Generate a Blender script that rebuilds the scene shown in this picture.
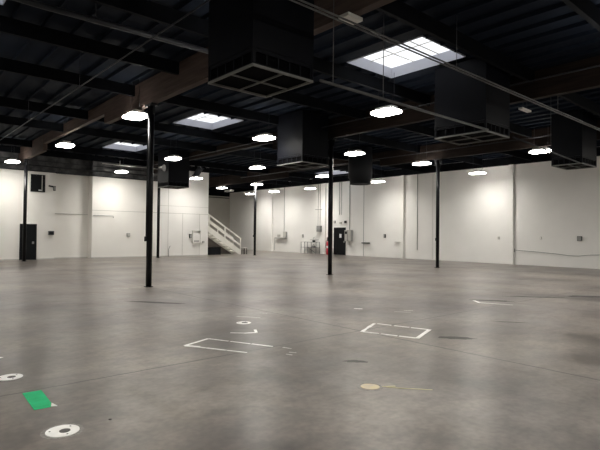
import bpy, bmesh, math, random
from mathutils import Vector, Matrix
random.seed(7)
C = bpy.context.scene.collection
for o in list(bpy.data.objects): bpy.data.objects.remove(o)

# ---------------------------------------------------------------- camera
cam = bpy.data.cameras.new('camera'); camo = bpy.data.objects.new('camera', cam); C.objects.link(camo)
R_ = Vector((0.75039718, -0.66089618, 0.01096867)); U_ = Vector((-0.02002703, -0.00614615, 0.99978055)); F_ = Vector((0.66068372, 0.75045218, 0.01784784))
M = Matrix((( R_.x, U_.x, -F_.x, 0), (R_.y, U_.y, -F_.y, 0), (R_.z, U_.z, -F_.z, 1.6), (0, 0, 0, 1)))
camo.matrix_world = M
cam.sensor_width = 36; cam.lens = 36*491.46/600; cam.clip_end = 300
bpy.context.scene.camera = camo

# ---------------------------------------------------------------- world, lamps, exposure
LAMP = 80.0          # emission of the high bay diffusers
w = bpy.data.worlds.new('world'); bpy.context.scene.world = w; w.use_nodes = True
bg = w.node_tree.nodes['Background']; bg.inputs[0].default_value = (1.0, 0.98, 0.95, 1); bg.inputs[1].default_value = 1.5
vs = bpy.context.scene.view_settings
vs.view_transform = 'Standard'; vs.look = 'None'; vs.gamma = 1; vs.use_curve_mapping = False; vs.exposure = 0.0

# ---------------------------------------------------------------- materials
def mat(name, col, rough=.5, metal=0., spec=.5, emit=None, es=0):
    m = bpy.data.materials.new(name); m.use_nodes = True
    b = m.node_tree.nodes['Principled BSDF']
    b.inputs['Base Color'].default_value = (*col, 1); b.inputs['Roughness'].default_value = rough
    b.inputs['Metallic'].default_value = metal; b.inputs['Specular IOR Level'].default_value = spec
    if emit: b.inputs['Emission Color'].default_value = (*emit, 1); b.inputs['Emission Strength'].default_value = es
    return m
def noisy(name, c1, c2, scale=3, rough=.6, detail=5, stretch=(1,1,1), spec=.5, metal=0):
    m = mat(name, c1, rough, metal, spec); nt = m.node_tree; N = nt.nodes; L = nt.links
    tc = N.new('ShaderNodeTexCoord'); mp = N.new('ShaderNodeMapping'); mp.inputs['Scale'].default_value = stretch
    nz = N.new('ShaderNodeTexNoise'); nz.inputs['Scale'].default_value = scale; nz.inputs['Detail'].default_value = detail
    rp = N.new('ShaderNodeValToRGB'); rp.color_ramp.elements[0].color = (*c1,1); rp.color_ramp.elements[1].color = (*c2,1)
    rp.color_ramp.elements[0].position = .3; rp.color_ramp.elements[1].position = .7
    L.new(tc.outputs['Object'], mp.inputs[0]); L.new(mp.outputs[0], nz.inputs['Vector']); L.new(nz.outputs[0], rp.inputs[0])
    L.new(rp.outputs[0], N['Principled BSDF'].inputs['Base Color'])
    return m

def concrete():
    m = mat('polished_concrete', (.3,.28,.26), .35); nt = m.node_tree; N = nt.nodes; L = nt.links
    b = N['Principled BSDF']; g = N.new('ShaderNodeNewGeometry'); pos = g.outputs['Position']
    def noise(scale, detail=4, dist=0, stretch=None):
        n = N.new('ShaderNodeTexNoise'); n.inputs['Scale'].default_value = scale; n.inputs['Detail'].default_value = detail
        n.inputs['Distortion'].default_value = dist
        if stretch:
            mp = N.new('ShaderNodeMapping'); mp.inputs['Scale'].default_value = stretch; L.new(pos, mp.inputs[0]); L.new(mp.outputs[0], n.inputs['Vector'])
        else: L.new(pos, n.inputs['Vector'])
        return n.outputs[0]
    def ramp(v, p0, c0, p1, c1):
        r = N.new('ShaderNodeValToRGB'); e = r.color_ramp.elements
        e[0].position = p0; e[0].color = (*c0,1); e[1].position = p1; e[1].color = (*c1,1); L.new(v, r.inputs[0]); return r.outputs[0]
    def mul(a, bb, f=1.):
        x = N.new('ShaderNodeMix'); x.data_type = 'RGBA'; x.blend_type = 'MULTIPLY'; x.inputs[0].default_value = f
        L.new(a, x.inputs[6]); L.new(bb, x.inputs[7]); return x.outputs[2]
    def mth(op, a, v=None, c=None):
        x = N.new('ShaderNodeMath'); x.operation = op
        for i, k in enumerate((a, v, c)):
            if k is None: continue
            if isinstance(k, (int, float)): x.inputs[i].default_value = k
            else: L.new(k, x.inputs[i])
        return x.outputs[0]
    col = ramp(noise(.55, 6), .36, FLO, .66, FHI)
    col = mul(col, ramp(noise(3.1, 5), .34, (.84,.84,.85), .66, (1.10,1.08,1.06)))
    col = mul(col, ramp(noise(16, 8), .36, (.86,.86,.87), .62, (1.06,1.06,1.05)))
    # blotches worn by traffic, and tyre smears running across the bays
    col = mul(col, ramp(noise(.9, 4, 0, (.45, 1.6, 1)), .22, (.70,.68,.66), .44, (1,1,1)))
    col = mul(col, ramp(noise(.7, 5, 0, (1.9, .5, 1)), .26, (.72,.71,.69), .44, (1,1,1)))
    # fine scratches and ingrained dirt, denser away from the camera wall
    col = mul(col, ramp(noise(5, 9, 0, (.8, 1.3, 1)), .34, (.86,.85,.85), .56, (1.04,1.03,1.02)))
    col = mul(col, ramp(noise(.16, 3), .40, (.97,.96,.98), .60, (1.06,1.03,.985)))
    # saw-cut joints
    sp = N.new('ShaderNodeSeparateXYZ'); L.new(pos, sp.inputs[0])
    wob = mth('MULTIPLY', mth('SUBTRACT', noise(5, 3), .5), .03)
    jt = None
    for ax, vals in ((0, ((-1.25,.008),(6.18,.017),(13.65,.018),(21.1,.02))), (1, ((5.48,.013),(13.2,.016),(21.3,.02)))):
        for v, hw in vals:
            d = mth('ABSOLUTE', mth('SUBTRACT', mth('ADD', sp.outputs[ax], wob), v))
            s = mth('LESS_THAN', d, hw)
            jt = s if jt is None else mth('MAXIMUM', jt, s)
    x = N.new('ShaderNodeMix'); x.data_type = 'RGBA'; L.new(mth('MULTIPLY', jt, .92), x.inputs[0]); L.new(col, x.inputs[6]); x.inputs[7].default_value = (.035,.032,.03,1)
    L.new(x.outputs[2], b.inputs['Base Color'])
    rr = N.new('ShaderNodeMapRange'); L.new(noise(1.1, 4), rr.inputs[0]); rr.inputs[1].default_value = .3; rr.inputs[2].default_value = .7
    rr.inputs[3].default_value = FR0; rr.inputs[4].default_value = FR1; L.new(rr.outputs[0], b.inputs['Roughness'])
    bp = N.new('ShaderNodeBump'); bp.inputs['Strength'].default_value = .06; bp.inputs['Distance'].default_value = .02
    L.new(noise(2.5, 3), bp.inputs['Height']); L.new(bp.outputs[0], b.inputs['Normal'])
    b.inputs['Specular IOR Level'].default_value = .28
    return m
FLO = (.112,.102,.094); FHI = (.250,.230,.208); FR0 = .285; FR1 = .40
M_floor = concrete()
def wallmat(name, base, low, top=99.):
    """white paint with faint board lines, scuffs near the floor; above `top` the wall is left in dark insulation foil"""
    m = noisy(name, base, low, .8, .62, 4); nt = m.node_tree; N = nt.nodes; L = nt.links
    b = N['Principled BSDF']; src = b.inputs['Base Color'].links[0].from_socket
    g = N.new('ShaderNodeNewGeometry'); sp = N.new('ShaderNodeSeparateXYZ'); L.new(g.outputs['Position'], sp.inputs[0])
    gt = N.new('ShaderNodeMath'); gt.operation = 'GREATER_THAN'; L.new(sp.outputs[2], gt.inputs[0]); gt.inputs[1].default_value = top
    x = N.new('ShaderNodeMix'); x.data_type = 'RGBA'; L.new(gt.outputs[0], x.inputs[0]); L.new(src, x.inputs[6]); 
    nz = N.new('ShaderNodeTexNoise'); nz.inputs['Scale'].default_value = 2.2; nz.inputs['Detail'].default_value = 8; L.new(g.outputs['Position'], nz.inputs['Vector'])
    rp = N.new('ShaderNodeValToRGB'); rp.color_ramp.elements[0].position=.4; rp.color_ramp.elements[1].position=.62
    rp.color_ramp.elements[0].color = (.02,.02,.022,1); rp.color_ramp.elements[1].color = (.09,.09,.09,1); L.new(nz.outputs[0], rp.inputs[0]); L.new(rp.outputs[0], x.inputs[7])
    L.new(x.outputs[2], b.inputs['Base Color'])
    return m
M_wall = wallmat('cream_wall_paint', (.88,.865,.83), (.84,.825,.79))
M_walll = wallmat('cream_wall_paint_foil_above', (.88,.86,.81), (.84,.815,.765), 4.95)
M_walldim = wallmat('dimmed_wall_paint', (.42,.40,.35), (.37,.35,.31))  # wall colour greyed to carry the dimmer light of the alcove
M_deck = noisy('black_deck_paint', (.0060,.0085,.0145), (.009,.0125,.020), 1.2, .75, spec=.06)
M_purl = noisy('black_purlin_paint', (.0025,.003,.004), (.0045,.005,.0065), 2, .7, spec=.05)
M_glulit = noisy('lamplit_glulam', (.045,.031,.026), (.085,.060,.050), 2.0, .7, 8, (6, .6, 9), spec=.12)  # girder wood with the glow of the nearby lamp put into its colour
M_gludim = noisy('dim_glulam', (.010,.007,.006), (.022,.015,.012), 2.0, .7, 8, (6, .6, 9), spec=.08)  # same wood darkened for the girders that get less lamp light
M_black = mat('glossy_black_paint', (.006,.006,.007), .28, 0, .22)
M_mblack = mat('matt_black_paint', (.010,.011,.013), .55, 0, .15)
M_shroud = noisy('dark_sheet_metal', (.003,.0035,.005), (.005,.0055,.008), 1.5, .5, 3, spec=.07)
M_frame = mat('dull_grey_frame', (.15,.15,.14), .5, 0, .2)
M_dark = mat('dark_interior', (.0015,.0015,.002), .8, 0, .03)
M_pipe = mat('grey_steel_pipe', (.085,.085,.085), .4, .4)
M_dpipe = mat('dark_pipe', (.02,.021,.025), .45, 0, .2)
M_white = mat('white_enamel', (.78,.77,.74), .45)
M_curb = mat('white_curb_paint', (.42,.43,.48), .6)
M_grey = mat('grey_box_paint', (.30,.30,.29), .45)
M_lgrey = mat('pale_grey_paint', (.55,.54,.50), .5)
M_door = mat('black_door_paint', (.006,.007,.008), .4, 0, .15)
M_red = mat('red_enamel', (.55,.03,.06), .35)
M_tapew = noisy('worn_white_tape', (.78,.77,.74), (.92,.91,.89), 9, .8)
M_faint = noisy('faded_white_tape', (.40,.38,.36), (.66,.64,.61), 25, .7)
M_tapeg = noisy('green_tape', (.002,.36,.13), (.005,.50,.20), 7, .75)
M_tapey = noisy('yellow_tape', (.50,.45,.26), (.62,.58,.36), 12, .55)
M_pink = noisy('pinkish_patch', (.46,.39,.34), (.56,.48,.26), 10, .5)
M_ring = mat('dark_ring', (.05,.045,.04), .5)
M_stain = noisy('dark_tyre_rubber', (.040,.037,.034), (.07,.065,.06), 6, .6)
M_stair = noisy('cream_stair_paint', (.86,.84,.78), (.80,.78,.72), 3, .5)
M_stairshade = noisy('under_stair_shade', (.14,.12,.105), (.20,.18,.16), 2, .6)  # dark tone for the shaded wall beneath the stairs
M_stick = mat('white_paper', (.8,.8,.8), .6)
M_glassd = mat('dark_window_glass', (.004,.005,.006), .35, 0, .2)
M_lens = mat('lamp_diffuser', (.9,.9,.9), .5, emit=(1.0, .965, .90), es=LAMP)
def lens_optics():      # the diffuser throws more light straight down than sideways
    nt = M_lens.node_tree; N = nt.nodes; L = nt.links; g = N.new('ShaderNodeNewGeometry')
    d = N.new('ShaderNodeVectorMath'); d.operation = 'DOT_PRODUCT'; L.new(g.outputs['Normal'], d.inputs[0]); L.new(g.outputs['Incoming'], d.inputs[1])
    a = N.new('ShaderNodeMath'); a.operation = 'MULTIPLY_ADD'; L.new(d.outputs['Value'], a.inputs[0]); a.inputs[1].default_value = LAMP*1.3; a.inputs[2].default_value = LAMP*.12
    L.new(a.outputs[0], N['Principled BSDF'].inputs['Emission Strength'])
lens_optics()
def panemat():
    m = bpy.data.materials.new('frosted_skylight_pane'); m.use_nodes = True; nt = m.node_tree; N = nt.nodes; L = nt.links
    N.remove(N['Principled BSDF']); out = N['Material Output']
    a = N.new('ShaderNodeBsdfTransparent'); t = N.new('ShaderNodeBsdfTranslucent'); x = N.new('ShaderNodeMixShader'); x.inputs[0].default_value = .25
    a.inputs[0].default_value = (.95,.97,1,1); t.inputs[0].default_value = (.9,.93,1,1)
    L.new(a.outputs[0], x.inputs[1]); L.new(t.outputs[0], x.inputs[2]); L.new(x.outputs[0], out.inputs[0]); return m
M_pane = panemat()

# ---------------------------------------------------------------- mesh helpers
def box(bm, x0, y0, z0, x1, y1, z1):
    v = [bm.verts.new(p) for p in ((x0,y0,z0),(x1,y0,z0),(x1,y1,z0),(x0,y1,z0),(x0,y0,z1),(x1,y0,z1),(x1,y1,z1),(x0,y1,z1))]
    for f in ((3,2,1,0),(4,5,6,7),(0,1,5,4),(1,2,6,5),(2,3,7,6),(3,0,4,7)): bm.faces.new([v[i] for i in f])
def bar(bm, p, q, wx, wz=None):
    """rectangular bar from p to q"""
    p = Vector(p); q = Vector(q); d = (q-p); L = d.length; wz = wz or wx
    rot = d.to_track_quat('X', 'Z').to_matrix().to_4x4(); T = Matrix.Translation(p) @ rot
    vs_ = [T @ Vector(c) for c in ((0,-wx/2,-wz/2),(L,-wx/2,-wz/2),(L,wx/2,-wz/2),(0,wx/2,-wz/2),(0,-wx/2,wz/2),(L,-wx/2,wz/2),(L,wx/2,wz/2),(0,wx/2,wz/2))]
    v = [bm.verts.new(c) for c in vs_]
    for f in ((3,2,1,0),(4,5,6,7),(0,1,5,4),(1,2,6,5),(2,3,7,6),(3,0,4,7)): bm.faces.new([v[i] for i in f])
def tube(bm, pts, r, n=12, cap=True):
    """round tube through pts"""
    rings = []; pts = [Vector(p) for p in pts]
    for i, p in enumerate(pts):
        a = pts[max(i-1,0)]; b = pts[min(i+1,len(pts)-1)]; d = (b-a).normalized()
        q = d.to_track_quat('Z','Y'); rr = r[i] if isinstance(r, (list,tuple)) else r
        rings.append([bm.verts.new(p + q @ Vector((rr*math.cos(2*math.pi*k/n), rr*math.sin(2*math.pi*k/n), 0))) for k in range(n)])
    for A, B in zip(rings, rings[1:]):
        for k in range(n):
            f = bm.faces.new((A[k], A[(k+1)%n], B[(k+1)%n], B[k])); f.smooth = True
    if cap: bm.faces.new(rings[0][::-1]); bm.faces.new(rings[-1])
def disc(bm, cx, cy, z0, z1, r, n=32, r_in=0, sx=1, sy=1):
    a = [(math.cos(2*math.pi*k/n), math.sin(2*math.pi*k/n)) for k in range(n)]
    o0 = [bm.verts.new((cx+r*c*sx, cy+r*s*sy, z0)) for c, s in a]; o1 = [bm.verts.new((cx+r*c*sx, cy+r*s*sy, z1)) for c, s in a]
    for k in range(n): bm.faces.new((o0[k], o0[(k+1)%n], o1[(k+1)%n], o1[k]))
    if r_in:
        i0 = [bm.verts.new((cx+r_in*c*sx, cy+r_in*s*sy, z0)) for c, s in a]; i1 = [bm.verts.new((cx+r_in*c*sx, cy+r_in*s*sy, z1)) for c, s in a]
        for k in range(n):
            j = (k+1)%n
            bm.faces.new((i0[j], i0[k], i1[k], i1[j])); bm.faces.new((o1[k], o1[j], i1[j], i1[k])); bm.faces.new((o0[j], o0[k], i0[k], i0[j]))
    else: bm.faces.new(o1); bm.faces.new(o0[::-1])
def poly(bm, pts, z0, z1):
    a = [bm.verts.new((x,y,z0)) for x,y in pts]; b = [bm.verts.new((x,y,z1)) for x,y in pts]; n = len(pts)
    bm.faces.new(b); bm.faces.new(a[::-1])
    for k in range(n): bm.faces.new((a[k], a[(k+1)%n], b[(k+1)%n], b[k]))
def obj(name, bm, m, parent=None, bevel=0):
    bmesh.ops.recalc_face_normals(bm, faces=bm.faces)
    me = bpy.data.meshes.new(name); bm.to_mesh(me); bm.free(); o = bpy.data.objects.new(name, me); C.objects.link(o)
    me.materials.append(m)
    if parent: o.parent = parent
    if bevel:
        md = o.modifiers.new('bevel', 'BEVEL'); md.width = bevel; md.segments = 2; md.limit_method = 'ANGLE'
    return o
def B(*boxes):
    bm = bmesh.new()
    for b in boxes: box(bm, *b)
    return bm
def BR(*bars):
    bm = bmesh.new()
    for b in bars: bar(bm, *b)
    return bm
def TB(*tubes):
    bm = bmesh.new()
    for t in tubes: tube(bm, *t)
    return bm
def thing(name, label, cat, loc=(0,0,0), group=None):
    o = bpy.data.objects.new(name, None); C.objects.link(o); o.location = loc; o.empty_display_size = .1
    o['label'] = label; o['category'] = cat
    if group: o['group'] = group
    return o
def tag(o, label, cat, group=None):
    o['label'] = label; o['category'] = cat
    if group: o['group'] = group
    return o
def struct(name, bm, m):
    o = obj(name, bm, m); o['kind'] = 'structure'; return o
def dup(root, loc, label=None, group=None):
    r = root.copy(); C.objects.link(r); r.location = loc
    if label: r['label'] = label
    if group: r['group'] = group
    for ch in list(root.children):
        c = ch.copy(); C.objects.link(c); c.parent = r
        for g in list(ch.children):
            d = g.copy(); C.objects.link(d); d.parent = c
    return r

# ---------------------------------------------------------------- the hall
X0, X1, Y0, YL, YB = -6.0, 27.5, -8.0, 30.2, 42.0     # side wall, right wall, wall behind, left wall, alcove back wall
XC = 17.98                                              # corner where the left wall stops and the alcove opens
ZD = 6.2                                               # underside of roof deck
struct('floor', B((X0-.3, Y0-.3, -.2, X1+.3, YB+.3, 0)), M_floor)
SKY = [(9.5,11.4,6.6,8.98), (9.5,11.4,16.5,18.9), (9.5,11.4,24.8,27.15), (25.0,26.9,24.6,27.0), (.1,1.98,9.4,11.45)]
PY = [-7.0,-4.4,-1.7,.8,3.4, 5.85, 9.15, 11.9, 14.75, 19.05, 22.1, 27.35, 29.9]
def ceiling():
    bm = bmesh.new()
    xs = sorted({X0-.3, X1+.3, *[s[0] for s in SKY], *[s[1] for s in SKY]}); ys = sorted({Y0-.3, YB+.3, *[s[2] for s in SKY], *[s[3] for s in SKY]})
    for a, b in zip(xs, xs[1:]):
        for c, d in zip(ys, ys[1:]):
            mx, my = (a+b)/2, (c+d)/2
            if any(s[0] < mx < s[1] and s[2] < my < s[3] for s in SKY): continue
            box(bm, a, c, ZD, b, d, ZD+.08)
    x = X0+.3
    while x < X1-.1:                       # joists under the boards
        segs = [(Y0, YB if x > XC+.2 else YL)]
        for s in SKY:
            if s[0]-.06 < x < s[1]+.06:
                segs = [t for a, b in segs for t in (((a, s[2]-.06), (s[3]+.06, b)) if a < s[2] < b else ((a, b),))]
        for a, b in segs: box(bm, x-.022, a, ZD-.09, x+.022, b, ZD)
        x += .61
    return bm
struct('ceiling', ceiling(), M_deck)
T = .25
struct('wall_right', B((X1, Y0-T, 0, X1+T, YB+T, ZD)), M_wall)
struct('wall_left', B((X0-T, YL, 0, 8.0, YL+T+.7, ZD), (8.0, YL+.65, 0, 10.05, YL+T+.7, ZD), (10.05, YL, 0, 14.3, YL+T+.7, ZD)), M_walll)
struct('wall_left_end', B((14.3, YL, 0, XC, YL+T, ZD)), M_wall)
struct('wall_alcove', B((XC-T, YL+T, 0, XC, YB, ZD)), M_wall)
struct('wall_back', B((XC-T, YB, 0, X1, YB+T, ZD)), M_walldim)
struct('wall_behind', B((X0-T, Y0-T, 0, X1, Y0, ZD)), M_wall)
struct('wall_side', B((X0-T, Y0, 0, X0, YL, ZD)), M_wall)
# black ledgers that carry the roof on the right and back walls
struct('trim_1', B((X1-.12, Y0, 5.66, X1, YB, ZD-.09)), M_purl)
struct('trim_2', B((XC, YB-.12, 5.25, X1-.12, YB, ZD-.09)), M_purl)
# white pilasters on the tilt-up panel joints of the right wall
n = 3
for y, wd, dp, z1 in ((13.0,.26,.16,5.66), (20.52,.2,.2,5.66), (28.25,.34,.12,5.66), (35.2,.5,.12,5.66), (5.5,.26,.16,5.66)):
    struct('trim_%d' % n, B((X1-dp, y-wd/2, 0, X1, y+wd/2, z1)), M_wall); n += 1
# faint painted joint lines between wall boards
for (x, z0, z1) in ((14.95,0,4.9),(16.0,0,2.9),(17.3,0,2.9)):
    struct('trim_%d' % n, B((x-.012, YL-.012, z0, x+.012, YL, z1)), M_lgrey); n += 1
struct('trim_%d' % n, B((10.05, YL-.015, 2.86, XC, YL, 2.89)), M_lgrey); n += 1
struct('trim_%d' % n, B((14.3, YL-.015, 3.35, XC, YL, 3.37)), M_lgrey); n += 1
struct('trim_%d' % n, B((X1-.012, 24.10, 0, X1, 24.14, 5.66)), M_grey); n += 1
struct('baseboard_left', B((X0, YL-.02, 0, 8.0, YL, .06), (8.0, YL+.63, 0, 10.05, YL+.65, .06), (10.05, YL-.02, 0, XC, YL, .06)), M_lgrey)

# doors and window
def door(name, axis, a, b, z1, hz, hpos, notice=None):
    r = bpy.data.objects.new(name, None); C.objects.link(r); r['kind'] = 'structure'
    if axis == 'Y':   # on wall Y=YL, spans x a..b
        P = lambda u0, d0, za, u1, d1, zb: (u0, YL-d1, za, u1, YL-d0, zb)
    else:
        P = lambda u0, d0, za, u1, d1, zb: (X1-d1, u0, za, X1-d0, u1, zb)
    obj('door_leaf', B(P(a+.05, 0, .01, b-.05, .035, z1-.05)), M_door, r)
    obj('door_frame', B(P(a, 0, 0, a+.05, .06, z1), P(b-.05, 0, 0, b, .06, z1), P(a+.05, 0, z1-.05, b-.05, .06, z1)), M_mblack, r)
    obj('door_handle', B(P(hpos-.05, .035, hz-.05, hpos+.05, .05, hz+.08), P(hpos-.06, .05, hz-.01, hpos+.04, .1, hz+.02)), M_grey, r)
    if notice: obj('door_notice', B(P(*notice)), M_stick, r)
    return r
door('door_1', 'Y', 6.24, 7.07, 1.98, .93, 6.9)
door('door_2', 'X', 25.92, 27.15, 2.12, 1.0, 26.05, (26.34, .035, 1.33, 26.56, .04, 1.62))
wr = bpy.data.objects.new('window_1', None); C.objects.link(wr); wr['kind'] = 'structure'
obj('window_pane', B((6.76, YL-.03, 3.81, 7.40, YL, 4.70)), M_glassd, wr)
obj('window_frame', B((6.72, YL-.06, 3.77, 6.76, YL, 4.74), (7.40, YL-.06, 3.77, 7.45, YL, 4.74), (6.76, YL-.06, 3.77, 7.40, YL, 3.81), (6.76, YL-.06, 4.70, 7.40, YL, 4.74)), M_mblack, wr)
obj('window_mullion', B((7.28, YL-.05, 3.81, 7.31, YL-.03, 4.70)), M_lgrey, wr)
obj('window_sticker', B((7.12, YL-.035, 3.84, 7.27, YL-.03, 3.90)), M_stick, wr)

# ---------------------------------------------------------------- roof beams
GX = [-1.25, 6.2, 13.65, 21.1]
gname = ['leftmost, beside the camera bay', 'brown with the nearest black column under it', 'over the middle black column', 'over the rightmost black column']
for gx, gn in zip(GX, gname):
    tag(obj('glulam_girder', B((gx-.09, Y0, 5.36, gx+.09, 17.3, ZD-.092)), M_glulit if gx == 6.2 else M_gludim), 'near length of roof girder, '+gn, 'beam', 'glulam girders')
    tag(obj('glulam_girder', B((gx-.08, 17.32, 5.70, gx+.08, 25.2, ZD-.092)), M_glulit if gx == 6.2 else M_gludim), 'shallower middle length of roof girder, '+gn, 'beam', 'glulam girders')
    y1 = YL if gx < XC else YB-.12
    tag(obj('glulam_girder', B((gx-.09, 25.22, 5.36, gx+.09, y1, ZD-.092)), M_glulit if gx == 6.2 else M_gludim), 'far length of roof girder, '+gn, 'beam', 'glulam girders')
BX = [X0] + GX + [X1-.12]
pp = None
for a, b in zip(BX, BX[1:]):
    a2 = a + (.09 if a > X0 else 0); b2 = b - (.09 if b < X1-.2 else 0)
    me = None
    ys = list(PY) + ([32.6, 35.2, 37.8, 40.3] if b > XC+3 and a > 21 else [])
    for y in ys:
        if a < 20 and y > YL-.1: continue
        if me is None:
            o = obj('roof_purlin', B((a2, -.05, 5.78, b2, .05, ZD-.092)), M_purl); me = o
        else:
            o = me.copy(); C.objects.link(o)
        o.location.y = y
        tag(o, 'black timber purlin spanning between girders in the dark roof', 'beam', 'black roof purlins')

# skylights
def skylight(s, label):
    x0, x1, y0, y1 = s; t = thing('skylight', label, 'skylight', (x0, y0, ZD)); w_, d = x1-x0, y1-y0
    obj('curb', B((0,0,-.03,w_,.02,.26),(0,d-.02,-.03,w_,d,.26),(0,.02,-.03,.02,d-.02,.26),(w_-.02,.02,-.03,w_,d-.02,.26)), M_curb, t)
    obj('pane', B((.0,.0,.26,w_,d,.27)), M_pane, t)
    for k in (.33,.67): obj('glazing_bar', B((.02, d*k-.012, .24, w_-.02, d*k+.012, .258)), M_lgrey, t)
    obj('glazing_bar', B((w_*.5-.012, .02, .222, w_*.5+.012, d-.02, .24)), M_lgrey, t)
sl = ['large bright skylight nearest the camera, right of centre in the roof', 'second bright skylight just right of the nearest black column',
      'small far skylight above the left wall', 'half hidden far skylight behind the middle column', 'skylight in the top left corner of the roof']
for s, l in zip(SKY, sl): skylight(s, l)

# ---------------------------------------------------------------- columns
def column(x, y, label, out=False):
    t = thing('steel_column', label, 'column', (x, y, 0), 'black steel columns')
    obj('post', TB(([(0,0,.015),(0,0,5.3)], .085, 20)), M_black, t)
    obj('base_plate', B((-.10,-.10,0,.10,.10,.015)), M_mblack, t)
    obj('cap_plate', B((-.10,-.22,5.30,.10,.22,5.36), (-.012,-.2,5.05,.012,-.085,5.3), (-.012,.085,5.05,.012,.2,5.3)), M_mblack, t)
    if out:
        b = obj('outlet_box', B((-.14,-.04,1.33,-.083,.04,1.47)), M_mblack, t)
        obj('conduit', TB(([(-.105,.0,1.47),(-.105,0,5.3)], .016, 8)), M_mblack, t)
    return t
column(6.2, 13.7, 'tall black steel column nearest the camera, left of centre', True)
column(13.65, 13.7, 'black steel column in front of the black door in the far wall', True)
column(21.1, 13.7, 'rightmost black steel column, against the long right wall', True)
column(6.2, 28.9, 'leftmost black steel column, in front of the small black left door', False)
column(13.65, 28.9, 'far black steel column just right of the nearest column', False)
column(21.1, 28.9, 'far black steel column right of the cream staircase', True)
# round fitting on the nearest column
t = thing('column_horn', 'small round fitting with pale rim high on the nearest black column', 'horn', (6.2, 13.7, 3.5))
obj('bracket', BR(((.08,-.0,0),(.24,-.04,0),.03)), M_mblack, t)
bm = bmesh.new(); tube(bm, [(.24,-.04,0),(.30,-.12,0),(.34,-.18,0)], [.03,.05,.10], 20); obj('bell', bm, M_grey, t)

# ---------------------------------------------------------------- high bay lamps
def lamp():
    t = thing('high_bay_lamp', '', 'lamp', (0,0,0), 'high bay ceiling lamps')
    obj('housing', B((-.25,-.38,0.02,.25,.38,.07), (-.14,-.30,.07,.14,.30,.16)), M_white, t)
    bm = bmesh.new(); pts = []
    for cx, cy, a0 in ((.12,.25,0),(-.12,.25,90),(-.12,-.25,180),(.12,-.25,270)):
        for k in range(6): a = math.radians(a0+18*k); pts.append((cx+.17*math.cos(a), cy+.17*math.sin(a)))
    poly(bm, pts, -.01, .02); obj('diffuser', bm, M_lens, t)
    for sy in (-1, 1): obj('hanger_wire', TB(([(0,sy*.28,.16),(0,sy*.28,ZD-5.1)], .006, 6)), M_dpipe, t)
    return t
LX = [(6.2,'under the brown girder'), (11.15,''), (16.1,''), (20.8,''), (26.0,'')]
lamps = [
 (6.05,14.5,'large glowing lamp touching the nearest column on its left'),
 (10.95,14.5,'glowing ceiling lamp left of centre, above and left of the black middle cooler'),
 (15.9,14.5,'glowing ceiling lamp just right of the column in front of the door'),
 (20.45,14.2,'glowing ceiling lamp just left of the rightmost column'),
 (25.75,14.15,'glowing ceiling lamp hanging right of the rightmost column before the white wall'),
 (11.13,8.95,'brightest glowing ceiling lamp, below the large skylight'),
 (20.9,8.67,'glowing ceiling lamp far right, left of the rightmost black cooler'),
 (6.03,21.5,'glowing ceiling lamp at left, between the left column and the nearest column'),
 (10.9,21.6,'glowing ceiling lamp just right of the nearest column, below the second skylight'),
 (15.65,21.3,'glowing ceiling lamp small and central, right of the far column top'),
 (20.75,21.5,'glowing ceiling lamp just left of the column before the black door'),
 (25.45,21.1,'glowing ceiling lamp right of the round black cooler by the far wall'),
 (5.5,28.5,'glowing ceiling lamp at the left edge, left of the leftmost column'),
 (11.15,28.6,'glowing ceiling lamp close to the left wall, beneath the small far skylight'),
 (15.98,28.4,'glowing ceiling lamp by the end of the left wall beneath two ducts'),
 (21.0,28.6,'glowing ceiling lamp on top of the column by the staircase'),
 (25.75,28.1,'glowing ceiling lamp near the far end of the right wall, left of the door column'),
 (20.75,32.9,'glowing ceiling lamp over the alcove, left of an unlit white fixture'),
 (25.7,36.0,'smallest glowing ceiling lamp, left beside the far column'),
 (25.6,32.4,'glowing ceiling lamp over the far dim corner, right of the far column'),
]
extra = [(x, y) for x in (1.2,) for y in (3.0, 14.5, 21.5)] + [(5.75,8.2), (16.1,8.9), (5.7,2.9), (11.15,2.9), (16.1,2.9), (20.4,2.9), (26,2.9), (-3.8,8.9), (-3.8,21.5), (1.2,-3.5), (11.15,-3.5), (21,-3.5)]  # unseen lamps, those out of frame added to light the hall evenly
L0 = lamp(); first = True
for x, y, l in lamps:
    if first: L0.location = (x,y,5.1); L0['label'] = l; first = False
    else: dup(L0, (x,y,5.1), l)
for x, y in extra:
    dup(L0, (x,y,5.1), 'added ceiling lamp hanging beyond the edges of the photograph or hidden by a cooler', 'ceiling lamps out of view')
# unlit fixtures
t = tag(obj('unlit_fixture', B((-.16,-.45,0,.16,.45,.12)), M_white), 'unlit white ceiling fixture beside the alcove lamp', 'lamp'); t.location = (22.57, 34.6, 5.05)
t2 = tag(obj('junction_box', B((-.18,-.12,0,.18,.12,.06)), M_lgrey), 'flat grey box under the near girder above the skylight pipes', 'box'); t2.location = (6.2, 5.78, 5.30)
t3 = tag(obj('strip_fixture', B((-.28,-.06,0,.28,.06,.05)), M_lgrey), 'small pale strip fixture high in the dark roof at right', 'lamp'); t3.location = (14.1, 6.3, 5.2)
for o, zz in ((t, .12), (t3, .05)):
    for s in (-.12, .12):
        obj('hanger_wire', TB(([(s,0,zz),(s,0,ZD-o.location.z-.0)], .006, 6)), M_dpipe, o)

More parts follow.
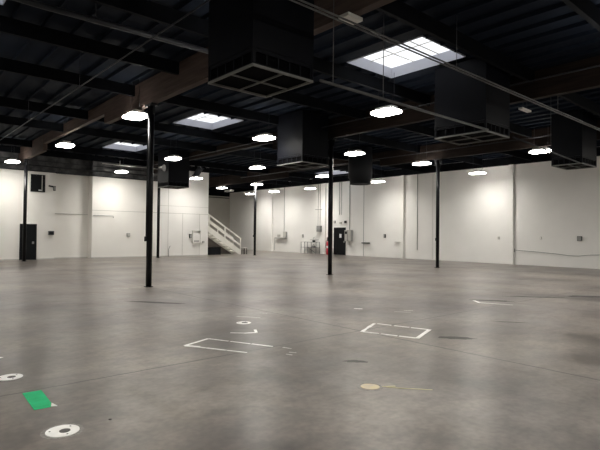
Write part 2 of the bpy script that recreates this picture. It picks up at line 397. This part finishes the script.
# ---------------------------------------------------------------- evaporative coolers hung from the roof
def cooler(x0, y0, sx, sy, z0, label, bars=True):
    t = thing('hanging_cooler', label, 'cooler', (x0, y0, z0), 'black coolers hung from the roof'); h = ZD-.092-z0; g = .30
    obj('cabinet', B((0,0,g,sx,.02,h),(0,sy-.02,g,sx,sy,h),(0,.02,g,.02,sy-.02,h),(sx-.02,.02,g,sx,sy-.02,h),(.02,.02,g+.06,sx-.02,sy-.02,g+.08)), M_shroud, t, 0)
    fr = [(0,0,0,sx,.035,.035),(0,sy-.035,0,sx,sy,.035),(0,.035,0,.035,sy-.035,.035),(sx-.035,.035,0,sx,sy-.035,.035)]
    obj('bottom_frame', B(*fr), M_frame, t)
    for a in (0,sx-.035):
        for b in (0,sy-.035): obj('corner_post', B((a,b,.035,a+.035,b+.035,g)), M_shroud, t)
    obj('cross_bar', B((sx/2-.012,.035,.005,sx/2+.012,sy-.035,.03)), M_frame, t)
    obj('cross_bar', B((.035,sy/2-.012,.008,sx/2-.012,sy/2+.012,.032),(sx/2+.012,sy/2-.012,.008,sx-.035,sy/2+.012,.032)), M_frame, t)
    # a louvre panel closes the foot of each side
    def grille(o0, du, L):
        us = []
        for k in range(5): us += [(k*L/5, k*L/5+.03, 1), (k*L/5+.03, (k+1)*L/5, 0)]
        us.append((L, L+.03, 1)); bm = bmesh.new(); V = {}
        def v(u, z):
            key = (round(u,4), round(z,4))
            if key not in V: V[key] = bm.verts.new((o0[0]+du[0]*u, o0[1]+du[1]*u, z))
            return V[key]
        zs = (.036, .06, .235, g-.002)
        for u0, u1, solid in us:
            for i in range(3):
                if solid or i != 1: bm.faces.new((v(u0,zs[i]), v(u1,zs[i]), v(u1,zs[i+1]), v(u0,zs[i+1])))
        o = obj('side_grille', bm, M_shroud, t); md = o.modifiers.new('thick', 'SOLIDIFY'); md.thickness = .012; md.offset = 0
    for yy in (.016, sy-.016): grille((.036, yy), (1,0), sx-.104)
    for xx in (.016, sx-.016): grille((xx, .036), (0,1), sy-.104)
    obj('dark_core', B((.045,.045,.045,sx-.045,sy-.045,.34)), M_dark, t)  # near-black block fills the cage so its inside reads as shade
    obj('hanger_rail', B((.05,.05,h-.05,sx-.05,.1,h-.002)), M_mblack, t)
    return t
cooler(4.42, 6.17, 1.28, 1.33, 4.2, 'huge black box cooler nearest the camera, with crossed grey bars beneath')
cooler(11.5, 6.1, 1.25, 1.48, 4.2, 'black box cooler right of the brightest lamp, grille along its lower edge')
cooler(11.78, 13.3, 1.30, 1.45, 4.2, 'black box cooler left of the column before the door, pale grille at its foot')
cooler(18.98, 6.45, 1.45, 1.05, 4.2, 'black box cooler at far right, in front of the long white wall')
cooler(12.2, 24.7, 1.25, 1.3, 4.1, 'black cooler above the left wall between the near column and the ducts')
t = thing('round_cooler', 'black rounded cooler drum hanging right of the column before the door', 'cooler', (19.3, 17.2, 4.25))
bm = bmesh.new(); tube(bm, [(0,0,0),(0,0,.25),(0,0,.32),(0,0,ZD-.092-4.25)], [.52,.56,.62,.62], 28); obj('drum', bm, M_mblack, t)
obj('bottom_ring', (lambda bm: (disc(bm,0,0,-.03,0,.54,28,.44), bm)[1])(bmesh.new()), M_mblack, t)

# twin ducts near the end of the left wall
for k, x in enumerate((15.35, 16.6)):
    bm = bmesh.new(); tube(bm, [(x-.25,28.2,6.0),(x-.05,28.8,5.93),(x+.1,29.5,5.68),(x+.2,29.95,5.45),(x+.2,30.19,5.42)], .2, 16)
    tag(obj('flexible_duct', bm, M_shroud), ['left', 'right'][k]+' one of two dark grey ducts bending down to the end of the left wall', 'duct', 'twin ducts')

# ---------------------------------------------------------------- overhead pipes
def pipe(name, tubes, label, m, cat='pipe', group=None, hang=()):
    o = obj(name, TB(*tubes), m); tag(o, label, cat, group)
    for h in hang: obj('hanger_rod', TB(h), m, o)
    return o
def sag(a, b, y, z, s, n=9): return [(a+(b-a)*i/n, y, z - s*4*(i/n)*(1-i/n)) for i in range(n+1)]
pipe('conduit_pipe', [(sag(-4, 27.3, 5.48, 5.03, 0), .016, 10)], 'upper of two parallel grey conduits crossing below the large skylight', M_pipe, 'pipe', 'paired conduits',
     [([(x,5.48,5.04),(x,5.48,ZD)], .006, 6) for x in (3.0, 9.1, 14.3, 19.5, 24.5)])
pipe('conduit_pipe', [(sag(-4, 27.3, 5.33, 4.99, 0), .016, 10)], 'lower of two parallel grey conduits crossing below the large skylight', M_pipe, 'pipe', 'paired conduits')
pipe('cooler_feed_pipe', [([(5.75,6.05,4.22),(11.45,6.03,4.22)], .026, 12)], 'bright grey pipe at frame height joining the nearest cooler to the next', M_pipe, 'pipe', None,
     [([(x,6.04,4.24),(x,6.04,ZD)], .008, 6) for x in (6.05, 7.42)])
pipe('cooler_feed_pipe', [([(12.8,6.03,4.22),(18.9,6.5,4.22)], .022, 12)], 'grey pipe leading on right from the second cooler to the rightmost one', M_dpipe, 'pipe', None,
     [([(15.8,6.26,4.24),(15.8,6.26,ZD)], .008, 6)])
pipe('ceiling_conduit', [([(3.9,-6,5.2),(3.9,30.1,5.2)], .015, 10)], 'thin grey conduit running diagonally across the upper left of the roof', M_dpipe, 'pipe', None,
     [([(3.9,y,5.22),(3.9,y,ZD)], .006, 6) for y in (4, 12.8, 18, 24)])
pipe('sprinkler_main', [([(-1.1,9.32,5.55),(2.2,9.32,5.5),(5.9,9.32,5.55)], .055, 14), ([(5.9,9.32,5.55),(6.0,9.32,5.55)], .075, 14)], 'thick grey pipe with capped end crossing the top left of the roof', M_dpipe, 'pipe', None,
     [([(x,9.32,5.55),(x,9.32,ZD)], .014, 8) for x in (-.6, 3.1)])
pipe('sprinkler_branch', [([(9.9,28.2,5.45),(13.5,28.2,5.45)], .022, 8), ([(10.9,28.2,5.45),(10.9,28.2,5.7)], .02, 8)], 'thin pale pipe with upright stub under the small far skylight', M_lgrey, 'pipe', None, [([(12.6,28.2,5.45),(12.6,28.2,ZD)], .01, 6)])
for k, (z, r) in enumerate(((4.93, .03), (5.22, .035), (5.5,.02))):
    pipe('wall_rail', [([(X0+.1, YL-.06, z),(14.2, YL-.06, z)], r, 8)], ['lowest', 'middle', 'topmost'][k]+' of three dark pipes along the top of the left wall', M_dpipe, 'pipe', 'pipes on the left wall')
pipe('back_wall_pipe', [([(18.1, YB-.1, 4.75),(24.5, YB-.1, 4.75)], .05, 8)], 'dark horizontal pipe high on the dim alcove wall', M_dpipe)
pipe('back_wall_pipe', [([(18.1, YB-.1, 5.1),(27.3, YB-.1, 5.1)], .04, 8), ([(23.2, YB-.1, 5.1),(23.2, YB-.1, 4.78)], .04, 8)], 'upper dark pipe with a drop on the dim alcove wall', M_dpipe)
# roof braces that show as thin lines near the far columns
for gx, l in ((13.65,'middle'), (21.1,'right')):
    pipe('roof_conduit', [([(gx-.9, Y0+.1, 5.6),(gx-.9, 29.5, 5.6)], .02, 8)], 'thin dark conduit running beside the %s girder' % l, M_dpipe, 'pipe', None, [([(gx-.9, y, 5.62),(gx-.9, y, ZD)], .006, 6) for y in (2, 10, 18, 26)])

# ---------------------------------------------------------------- staircase in the alcove
st = thing('staircase', 'cream painted staircase with railing rising left beside the end wall', 'staircase', (0,0,0))
sa, sb = (20.98, 0.0), (18.0, 1.835)
dx, dz = sb[0]-sa[0], sb[1]-sa[1]
for yy in (30.72, 31.72):
    bm = bmesh.new()
    pts = [(sa[0]+.0, 0), (sa[0]+.12, .0), (sa[0]+.12, .34), (sb[0], sb[1]+.42), (sb[0], sb[1]-.0)]
    a = [bm.verts.new((x, yy-.025, z)) for x, z in pts]; b = [bm.verts.new((x, yy+.025, z)) for x, z in pts]
    bm.faces.new(a); bm.faces.new(b[::-1])
    for k in range(5): bm.faces.new((a[k], a[(k+1)%5], b[(k+1)%5], b[k]))
    obj('stringer', bm, M_stair, st)
N_ = 9
for k in range(N_):
    zt = .2*(k+1); x = 20.98 - (zt-.24)/dz*(-dx) + .02
    obj('tread', B((x-.28, 30.745, zt-.04, x+.04, 31.695, zt) if x-.28 > XC else (XC+.01, 30.745, zt-.04, x+.04, 31.695, zt)), M_stair, st)
for yy in (30.72, 31.72):
    def on(x): return sa[1] + (x-sa[0])/dx*dz
    for x in (21.08, 19.72, 18.36):
        obj('rail_post', B((x-.035, yy-.035, (on(x)+.30 if x < 21 else 0), x+.035, yy+.035, on(x)+1.27)), M_stair, st)
    obj('handrail', BR(((21.14, yy, on(21.14)+1.27),(18.02, yy, on(18.02)+1.27), .07, .09)), M_stair, st)
    obj('mid_rail', BR(((21.08, yy, on(21.08)+.76),(18.02, yy, on(18.02)+.76), .04, .12)), M_stair, st)
bm = bmesh.new(); pts = [(18.02,.02),(20.9,.02),(18.02,1.72)]
a = [bm.verts.new((x, 31.60, z)) for x, z in pts]; b = [bm.verts.new((x, 31.66, z)) for x, z in pts]
bm.faces.new(a); bm.faces.new(b[::-1])
for k in range(3): bm.faces.new((a[k], a[(k+1)%3], b[(k+1)%3], b[k]))
obj('shade_panel', bm, M_stairshade, st)  # dark triangle standing in for the shade under the stairs
t = thing('storage_crate', 'low black crate under the cream staircase', 'crate', (18.3, 31.0, 0))
obj('body', B((0,0,0,1.25,.5,.5)), M_mblack, t, .01); obj('lid', B((-.02,-.02,.5,1.27,.52,.56)), M_black, t, .01)
t = thing('step_stool', 'small white topped stool at the foot of the staircase', 'stool', (21.45, 30.75, 0))
obj('top', B((-.15,-.15,.46,.22,.15,.5)), M_stair, t)
for a_ in (-.1, .16):
    for b_ in (-.12, .12): obj('leg', B((a_-.02,b_-.02,0,a_+.02,b_+.02,.46)), M_mblack, t)

# ---------------------------------------------------------------- fittings on the left wall
def wallbox(name, x, z, sx, sz, dp, m, label, cat, lid=M_lgrey):
    o = thing(name, label, cat, (x, YL, z)); obj('body', B((-sx/2,-dp,-sz/2,sx/2,0,sz/2)), m, o, .005)
    obj('cover', B((-sx/2+.02,-dp-.012,-sz/2+.02,sx/2-.02,-dp,sz/2-.02)), lid, o); return o
wallbox('control_box', 7.80, 1.49, .30, .24, .12, M_grey, 'small grey control box on left wall, right of the small black door', 'box', M_mblack)
wallbox('outlet_box', 12.26, 1.41, .20, .22, .08, M_grey, 'small grey wall box in the middle of the left wall, left of the nearest column', 'box')
wallbox('wall_timer', 16.58, 1.37, .16, .28, .1, M_mblack, 'small black box on wall beside the wall sink panel', 'box', M_grey)
wallbox('outlet_box', 17.6, .95, .14, .14, .06, M_grey, 'tiny grey outlet by the end of the left wall, below the staircase rail level', 'box')
t = thing('hose_station', 'pale wall cabinet with dark slot near the end of the left wall', 'cabinet', (17.02, YL, 1.3))
obj('body', B((-.28,-.10,-.42,.28,0,.26)), M_wall, t, .01); obj('slot', B((-.2,-.125,-.32,.2,-.10,-.24)), M_grey, t)
obj('edge_frame', B((-.30,-.12,-.44,-.28,0,.44),(.28,-.12,-.44,.30,0,.44),(-.28,-.12,.42,.28,0,.44),(-.28,-.12,-.44,.28,0,-.42)), M_lgrey, t)
t = thing('wall_camera', 'black security camera on bracket right of the dark high window', 'camera', (7.72, YL, 4.1))
obj('bracket', BR(((0,0,0),(0,-.18,.02),.03)), M_mblack, t); obj('camera_body', BR(((-.12,-.2,.04),(.1,-.2,.0),.08)), M_black, t)
t = thing('wall_speaker', 'small black loudspeaker beside the security camera at the wall corner', 'speaker', (7.93, YL, 4.02))
obj('body', B((-.05,-.12,-.13,.06,-.0,.13)), M_black, t, .01); obj('grille', B((-.04,-.13,-.1,.05,-.12,.1)), M_grey, t)
pipe('wall_conduit', [([(8.05, YL+.60, 2.62),(10.0, YL+.60, 2.62)], .016, 8)], 'thin grey conduit across the recess of the left wall', M_lgrey)
pipe('wall_conduit', [([(10.1, YL-.04, 2.56),(11.3, YL-.04, 2.56),(11.3, YL-.04, 2.45)], .018, 8)], 'thin grey conduit ending in a stub on the left wall', M_grey)
pipe('wall_conduit', [([(15.0, YL-.04, .0),(15.0, YL-.04, .5),(15.1, YL-.04, .7)], .02, 8)], 'short bent stub pipe at the foot of the left wall', M_grey)
tag(obj('wall_valve', B((13.55,YL-.14,.75,13.75,YL,1.25)), M_lgrey, None, .02), 'pale grey valve box half behind the nearest column on the left wall', 'valve')

# ---------------------------------------------------------------- fittings on the right wall
def rbox(name, y, z, sy, sz, dp, m, label, cat, lid=M_lgrey, grp=None):
    o = thing(name, label, cat, (X1, y, z), grp); obj('body', B((-dp,-sy/2,-sz/2,0,sy/2,sz/2)), m, o, .005)
    obj('cover', B((-dp-.012,-sy/2+.015,-sz/2+.015,-dp,sy/2-.015,sz/2-.015)), lid, o); return o
rbox('outlet_box', 9.45, 1.51, .22, .24, .09, M_mblack, 'dark square wall box on the right wall at far right of the view', 'box', M_grey)
rbox('outlet_box', 11.4, 1.51, .10, .14, .05, M_lgrey, 'faint pale outlet on the right wall above the hanging cable', 'box', M_wall)
rbox('outlet_box', 13.76, 1.48, .12, .16, .06, M_lgrey, 'pale outlet left of the rightmost white pilaster', 'box')
rbox('alarm_pull', 22.12, 1.51, .14, .26, .08, M_mblack, 'small black box on the right wall left of the grey pipe pilaster', 'box', M_grey)
rbox('tool_ledge', 23.85, .98, .68, .06, .16, M_mblack, 'short black ledge bracket low on the right wall', 'shelf', M_mblack)
rbox('pipe_bracket', 20.95, 1.1, .5, .06, .12, M_lgrey, 'pale bracket low beside the grey pilaster', 'bracket')
o = rbox('electrical_cabinet', 25.5, 1.5, .64, .85, .22, M_grey, 'grey electrical cabinet right of the black far door', 'cabinet', M_lgrey)
o.location.x -= .02; obj('cabinet_gap', B((-.24,-.012,-.4,-.232,.012,.4)), M_mblack, o); obj('cabinet_meter', B((-.27,.06,.12,-.232,.24,.32)), M_mblack, o)
rbox('outlet_box', 25.55, .92, .22, .22, .1, M_lgrey, 'pale small box below the grey electrical cabinet', 'box')
rbox('control_box', 28.78, 2.02, .46, .48, .18, M_grey, 'grey control panel left of the door column, above the wire rack', 'panel', M_grey)
rbox('switch_box', 27.09, 2.55, .16, .2, .1, M_grey, 'leftmost of three small fittings above the black far door', 'box', M_lgrey, 'fittings above the far door')
rbox('switch_box', 26.44, 2.47, .2, .14, .1, M_lgrey, 'middle one of three small fittings above the black far door', 'box', M_lgrey, 'fittings above the far door')
rbox('switch_box', 25.91, 2.54, .2, .2, .1, M_grey, 'rightmost of three small fittings above the black far door', 'box', M_mblack, 'fittings above the far door')
rbox('outlet_box', 30.84, 1.42, .12, .26, .07, M_grey, 'small grey wall box left of and above the wire rack', 'box')
rbox('fuse_box', 33.1, 1.52, .40, .5, .16, M_grey, 'grey fuse box on the far wall under a thin conduit', 'box')
rbox('fuse_box', 34.0, 1.40, .3, .22, .12, M_lgrey, 'pale box beside the far grey fuse box', 'box')
rbox('wall_shelf', 33.7, 1.2, 1.5, .07, .2, M_grey, 'narrow grey shelf under the far fuse box', 'shelf', M_grey)
def vp(y, z0, z1, r, m, label):
    pipe('wall_conduit', [([(X1-.04, y, z0),(X1-.04, y, z1)], r, 8)], label, m)
vp(19.38, .6, 5.65, .022, M_grey, 'thin vertical conduit on the right wall left of the rightmost column')
vp(26.58, 3.1, 5.65, .02, M_grey, 'left one of two thin vertical conduits above the black far door')
vp(26.36, 3.1, 5.65, .02, M_grey, 'right one of two thin vertical conduits above the black far door')
vp(25.5, 1.95, 5.65, .026, M_grey, 'vertical conduit rising from the grey electrical cabinet')
vp(27.35, 2.6, 5.65, .015, M_lgrey, 'faint conduit above the left edge of the far door')
vp(28.75, 2.28, 5.65, .025, M_lgrey, 'pale conduit rising from the control panel left of the door column')
vp(28.98, 2.28, 5.65, .018, M_grey, 'thin grey conduit rising from the control panel left of the door column')
vp(33.3, 1.8, 5.65, .02, M_grey, 'thin conduit rising from the far grey fuse box')
vp(34.6, .1, 1.15, .02, M_grey, 'thin conduit dropping from the narrow far shelf to the floor')
vp(18.2, 0.05, 5.65, .010, M_lgrey, 'faint pale conduit right of the thin vertical conduit')
pipe('wall_conduit', [([(X1-.05,29.3,3.6),(X1-.05,28.5,3.55)], .02, 8)], 'short dark crosspiece on the conduits left of the door column', M_grey)
pipe('wall_conduit', [([(X1-.05,29.9,1.12),(X1-.05,28.9,1.12)], .015, 8)], 'thin rail on the wall above the wire rack', M_grey)
cab = [(X1-.03,12.94,.82),(X1-.03,12.6,.80),(X1-.03,11.9,.77),(X1-.03,11.4,.735),(X1-.03,10.6,.68),(X1-.03,9.9,.61),(X1-.03,9.5,.61),(X1-.03,9.0,.68),(X1-.03,8.3,.72),(X1-.03,7,.75)]
pipe('wall_cable', [(cab, .014, 8)], 'thin dark cable sagging along the right wall near the floor', M_grey, 'cable')
rbox('cable_junction', 12.9, .8, .16, .2, .06, M_grey, 'small grey junction where the wall cable leaves the pilaster', 'box')

# wire rack with a few tools
rk = thing('wire_rack', 'low black wire rack on legs against the far white wall', 'rack', (27.15, 28.65, 0))
for yy in (0, 1.0, 1.8):
    for xx in (-.2, .2): obj('leg', B((xx-.012,yy-.012,0,xx+.012,yy+.012,.95)), M_mblack, rk)
for z in (.5, .93): 
    obj('shelf', B((-.2,0,z-.012,.2,1.8,z)), M_mblack, rk)
obj('end_brace', BR(((-.2,0,.05),(-.2,1.0,.5),.02)), M_mblack, rk)
t = thing('hand_tool', 'dark hand tool standing on the wire rack', 'tool', (27.12, 29.1, .932)); obj('body', B((-.1,-.07,0,.1,.07,.16)), M_mblack, t, .01); obj('handle', TB(([(0,0,.16),(0,.05,.34),(0,-.05,.38)], .02, 8)), M_grey, t)
t = thing('hand_tool', 'small dark tool lying on the lower shelf of the wire rack', 'tool', (27.12, 29.15, .502)); obj('body', B((-.1,-.16,0,.1,.1,.14)), M_grey, t, .01); obj('handle', TB(([(0,-.1,.14),(0,-.1,.24),(0,.05,.24),(0,.05,.14)], .015, 8)), M_mblack, t)
# fire extinguisher
fe = thing('fire_extinguisher', 'tall red fire extinguisher standing left of the black far door', 'fire extinguisher', (27.2, 27.5, 0))
bm = bmesh.new(); tube(bm, [(0,0,.0),(0,0,.04),(0,0,.92),(0,0,1.02),(0,0,1.06)], [.15,.17,.17,.11,.04], 20); obj('cylinder', bm, M_red, fe)
obj('valve', TB(([(0,0,1.06),(0,0,1.16)], .035, 10), ([(-.1,0,1.16),(.08,0,1.2)], .02, 8)), M_mblack, fe)
obj('hose', TB(([(-.03,0,1.14),(-.2,.05,1.05),(-.22,.06,.7),(-.2,.05,.5)], .018, 8)), M_mblack, fe)
obj('label_band', (lambda bm: (disc(bm,0,0,.5,.68,.172,20,.1705), bm)[1])(bmesh.new()), M_white, fe)
rbox('extinguisher_hook', 27.62, 1.75, .16, .6, .1, M_mblack, 'tall narrow black fitting on the wall above the red extinguisher', 'hook', M_grey)

# ---------------------------------------------------------------- marks, tapes and inserts on the floor
def strip(bm, p, q, w_=.05, z=.003):
    p = Vector(p); q = Vector(q); d = (q-p).normalized(); nrm = Vector((-d.y, d.x))*w_/2
    poly(bm, [tuple(p-nrm), tuple(q-nrm), tuple(q+nrm), tuple(p+nrm)], .0005, z)
def strips(name, segs, m, label, w_=.05, cat='tape', grp=None):
    bm = bmesh.new()
    for i, s in enumerate(segs): strip(bm, s[0], s[1], s[2] if len(s) > 2 else w_, .003 + .0006*i)
    return tag(obj(name, bm, m), label, cat, grp)
def dashes(p, q, n_, fill=.8, w_=.035):
    out = []; p = Vector(p); q = Vector(q)
    for k in range(n_):
        a = p.lerp(q, (k + .5 - fill/2 + random.uniform(-.05,.05))/n_); b = p.lerp(q, (k + .5 + fill/2)/n_); out.append((tuple(a), tuple(b), w_*random.uniform(.7,1.1)))
    return out
def floor_plug(x, y, r, label, plug=.3, ring=True, m=M_tapew):
    t = thing('floor_plug', label, 'floor cover', (x, y, 0), 'round floor covers')
    if ring: obj('scuffed_ring', (lambda bm: (disc(bm,0,0,.0004,.0015,r*1.28,40,r*1.02), bm)[1])(bmesh.new()), M_ringf, t)
    obj('cover_plate', (lambda bm: (disc(bm,0,0,.0004,.006,r,40), bm)[1])(bmesh.new()), m, t)
    px, py = r*.10, -r*.12
    obj('centre_cap', (lambda bm: (disc(bm,px,py,.006,.009,r*plug,24), bm)[1])(bmesh.new()), M_ring, t)
    if ring:
        for k in range(3):
            a = 2*math.pi*(k+.3)/3; obj('screw', (lambda bm: (disc(bm,.75*r*math.cos(a),.75*r*math.sin(a),.006,.008,r*.06,8), bm)[1])(bmesh.new()), M_ring, t)
    return t
M_ringf = noisy('scuffed_concrete_ring', (.13,.12,.11), (.30,.28,.26), 30, .5)
floor_plug(1.205, 4.215, .125, 'round white floor cover nearest the camera, below the green tape', .33)
floor_plug(1.20, 6.12, .125, 'round white floor cover cut by the left edge, above the green tape', .33)
floor_plug(5.07, 7.25, .13, 'small round white cover with dark centre beyond the left tape outline', .42)
t = thing('floor_patch', 'pale pinkish round patch in the floor beside the yellow line', 'floor cover', (4.0, 3.4, 0))
obj('patch', (lambda bm: (disc(bm,0,0,.0004,.004,.10,36), bm)[1])(bmesh.new()), M_pink, t); obj('patch_ring', (lambda bm: (disc(bm,0,0,.0004,.002,.135,36,.115), bm)[1])(bmesh.new()), M_ringf, t)
gt = thing('green_tape', 'bright green tape rectangle on the floor at lower left', 'tape', (0,0,0))
obj('tape_strip', (lambda bm: (poly(bm, [(1.175,5.44),(1.345,5.43),(1.315,4.92),(1.29,4.86),(1.15,4.87)], .0004, .003), bm)[1])(bmesh.new()), M_tapeg, gt)
obj('peeled_corner', (lambda bm: (poly(bm, [(1.318,4.96),(1.335,4.84),(1.285,4.86)], .003, .008), bm)[1])(bmesh.new()), M_tapew, gt)['label'] = 'white peeled tape corner'
strips('tape_outline', [((3.40,6.30),(3.90,6.50),.05)] + dashes((3.90,6.49),(4.34,5.47),3,.93,.045) + dashes((3.42,6.27),(3.85,5.40),3,.9,.045) + [((3.40,6.28),(3.52,6.10),.06)],
       M_tapew, 'open ended white tape outline on the floor left of centre')
strips('tape_outline', dashes((6.13,5.40),(6.88,5.76),4,.96,.06) + dashes((6.89,5.75),(7.16,4.80),3,.86,.06) + [((7.17,4.80),(6.42,4.52),.06)] + dashes((6.42,4.53),(6.13,5.38),3,.85,.045),
       M_tapew, 'closed white tape rectangle on the floor right of centre')
strips('tape_mark', [((11.28,6.28),(11.0,5.98),.07), ((11.02,5.98),(11.27,5.30),.04)], M_tapew, 'white angled tape mark on the floor far right')
strips('tape_mark', [((4.56,6.50),(4.74,6.42),.05), ((4.74,6.42),(4.86,6.62),.045), ((4.40,6.66),(4.56,6.50),.03)], M_tapew, 'small white hooked tape piece beyond the open tape outline')
strips('tape_mark', [((4.42,5.36),(4.46,5.22),.03), ((4.20,5.02),(4.24,4.94),.03), ((4.30,5.08),(4.36,5.0),.03)], M_faint, 'scattered faint tape scraps right of the open tape outline')
strips('tape_mark', [((7.92,7.2),(8.02,7.05),.05)], M_tapew, 'small white tape scrap at mid floor, left one of two')
strips('tape_mark', [((8.28,6.40),(8.46,6.12),.035), ((8.55,6.36),(8.68,6.22),.05)], M_faint, 'small white tape scrap at mid floor, right one of two')
strips('tape_mark', [((5.35,7.9),(5.62,7.5),.04), ((5.95,7.95),(6.02,7.8),.05)], M_faint, 'faint white scraps beyond the small round cover')
strips('tape_mark', [((1.22,7.22),(1.30,7.12),.06)], M_tapew, 'white tape scrap at the left edge of the floor')
strips('tape_mark', [((5.25,13.95),(5.55,13.6),.06), ((5.5,13.75),(5.95,13.65),.04)], M_faint, 'pale scrape at the foot of the nearest column')
strips('tape_mark', [((4.18,3.20),(4.42,2.92),.018), ((4.10,3.32),(4.22,3.24),.022), ((4.12,3.28),(4.24,3.12),.012)], M_tapey, 'thin yellow line of tape beside the pinkish patch')
t = thing('chalk_ring', 'faint scuffed ring of chalk left of the open tape outline', 'mark', (3.95, 9.4, 0))
obj('ring', (lambda bm: (disc(bm,0,0,.0004,.0012,.42,40,.39), bm)[1])(bmesh.new()), M_ringf, t)
def smear(x, y, sx, sy, ang, label):
    bm = bmesh.new(); pts = []
    for k in range(26):
        a = 2*math.pi*k/26; rr = 1 + random.uniform(-.22,.15); px, py = sx*rr*math.cos(a), sy*rr*math.sin(a)
        pts.append((x+px*math.cos(ang)-py*math.sin(ang), y+px*math.sin(ang)+py*math.cos(ang)))
    poly(bm, pts, .0002, .0009); tag(obj('tyre_smear', bm, M_stain), label, 'stain', 'dark smears on the floor')
smear(6.95, 4.15, .30, .10, -.86, 'dark smear right of the closed tape rectangle')
smear(14.6, 4.75, .60, .20, -.8, 'dark smear on the floor at the far right edge')
smear(13.3, 5.6, .8, .10, -.9, 'long dark streak on the far right floor beyond the angled mark')
smear(9.0, 4.3, .3, .03, -.9, 'thin dark streak on the right floor')
tag(obj('debris_chip', (lambda bm: (disc(bm,1.585,4.22,.0002,.006,.013,7), bm)[1])(bmesh.new()), M_ring), 'tiny dark chip on the floor right of the nearest white cover', 'debris')
smear(4.65, 4.2, .16, .06, -.8, 'dull smear on the near floor beyond the pinkish patch')
smear(11.6, 6.0, .5, .12, -.9, 'dark worn streak alongside the angled tape mark')
smear(4.95, 10.6, .7, .10, 2.2, 'long faint dark streak on the floor right of the nearest column')
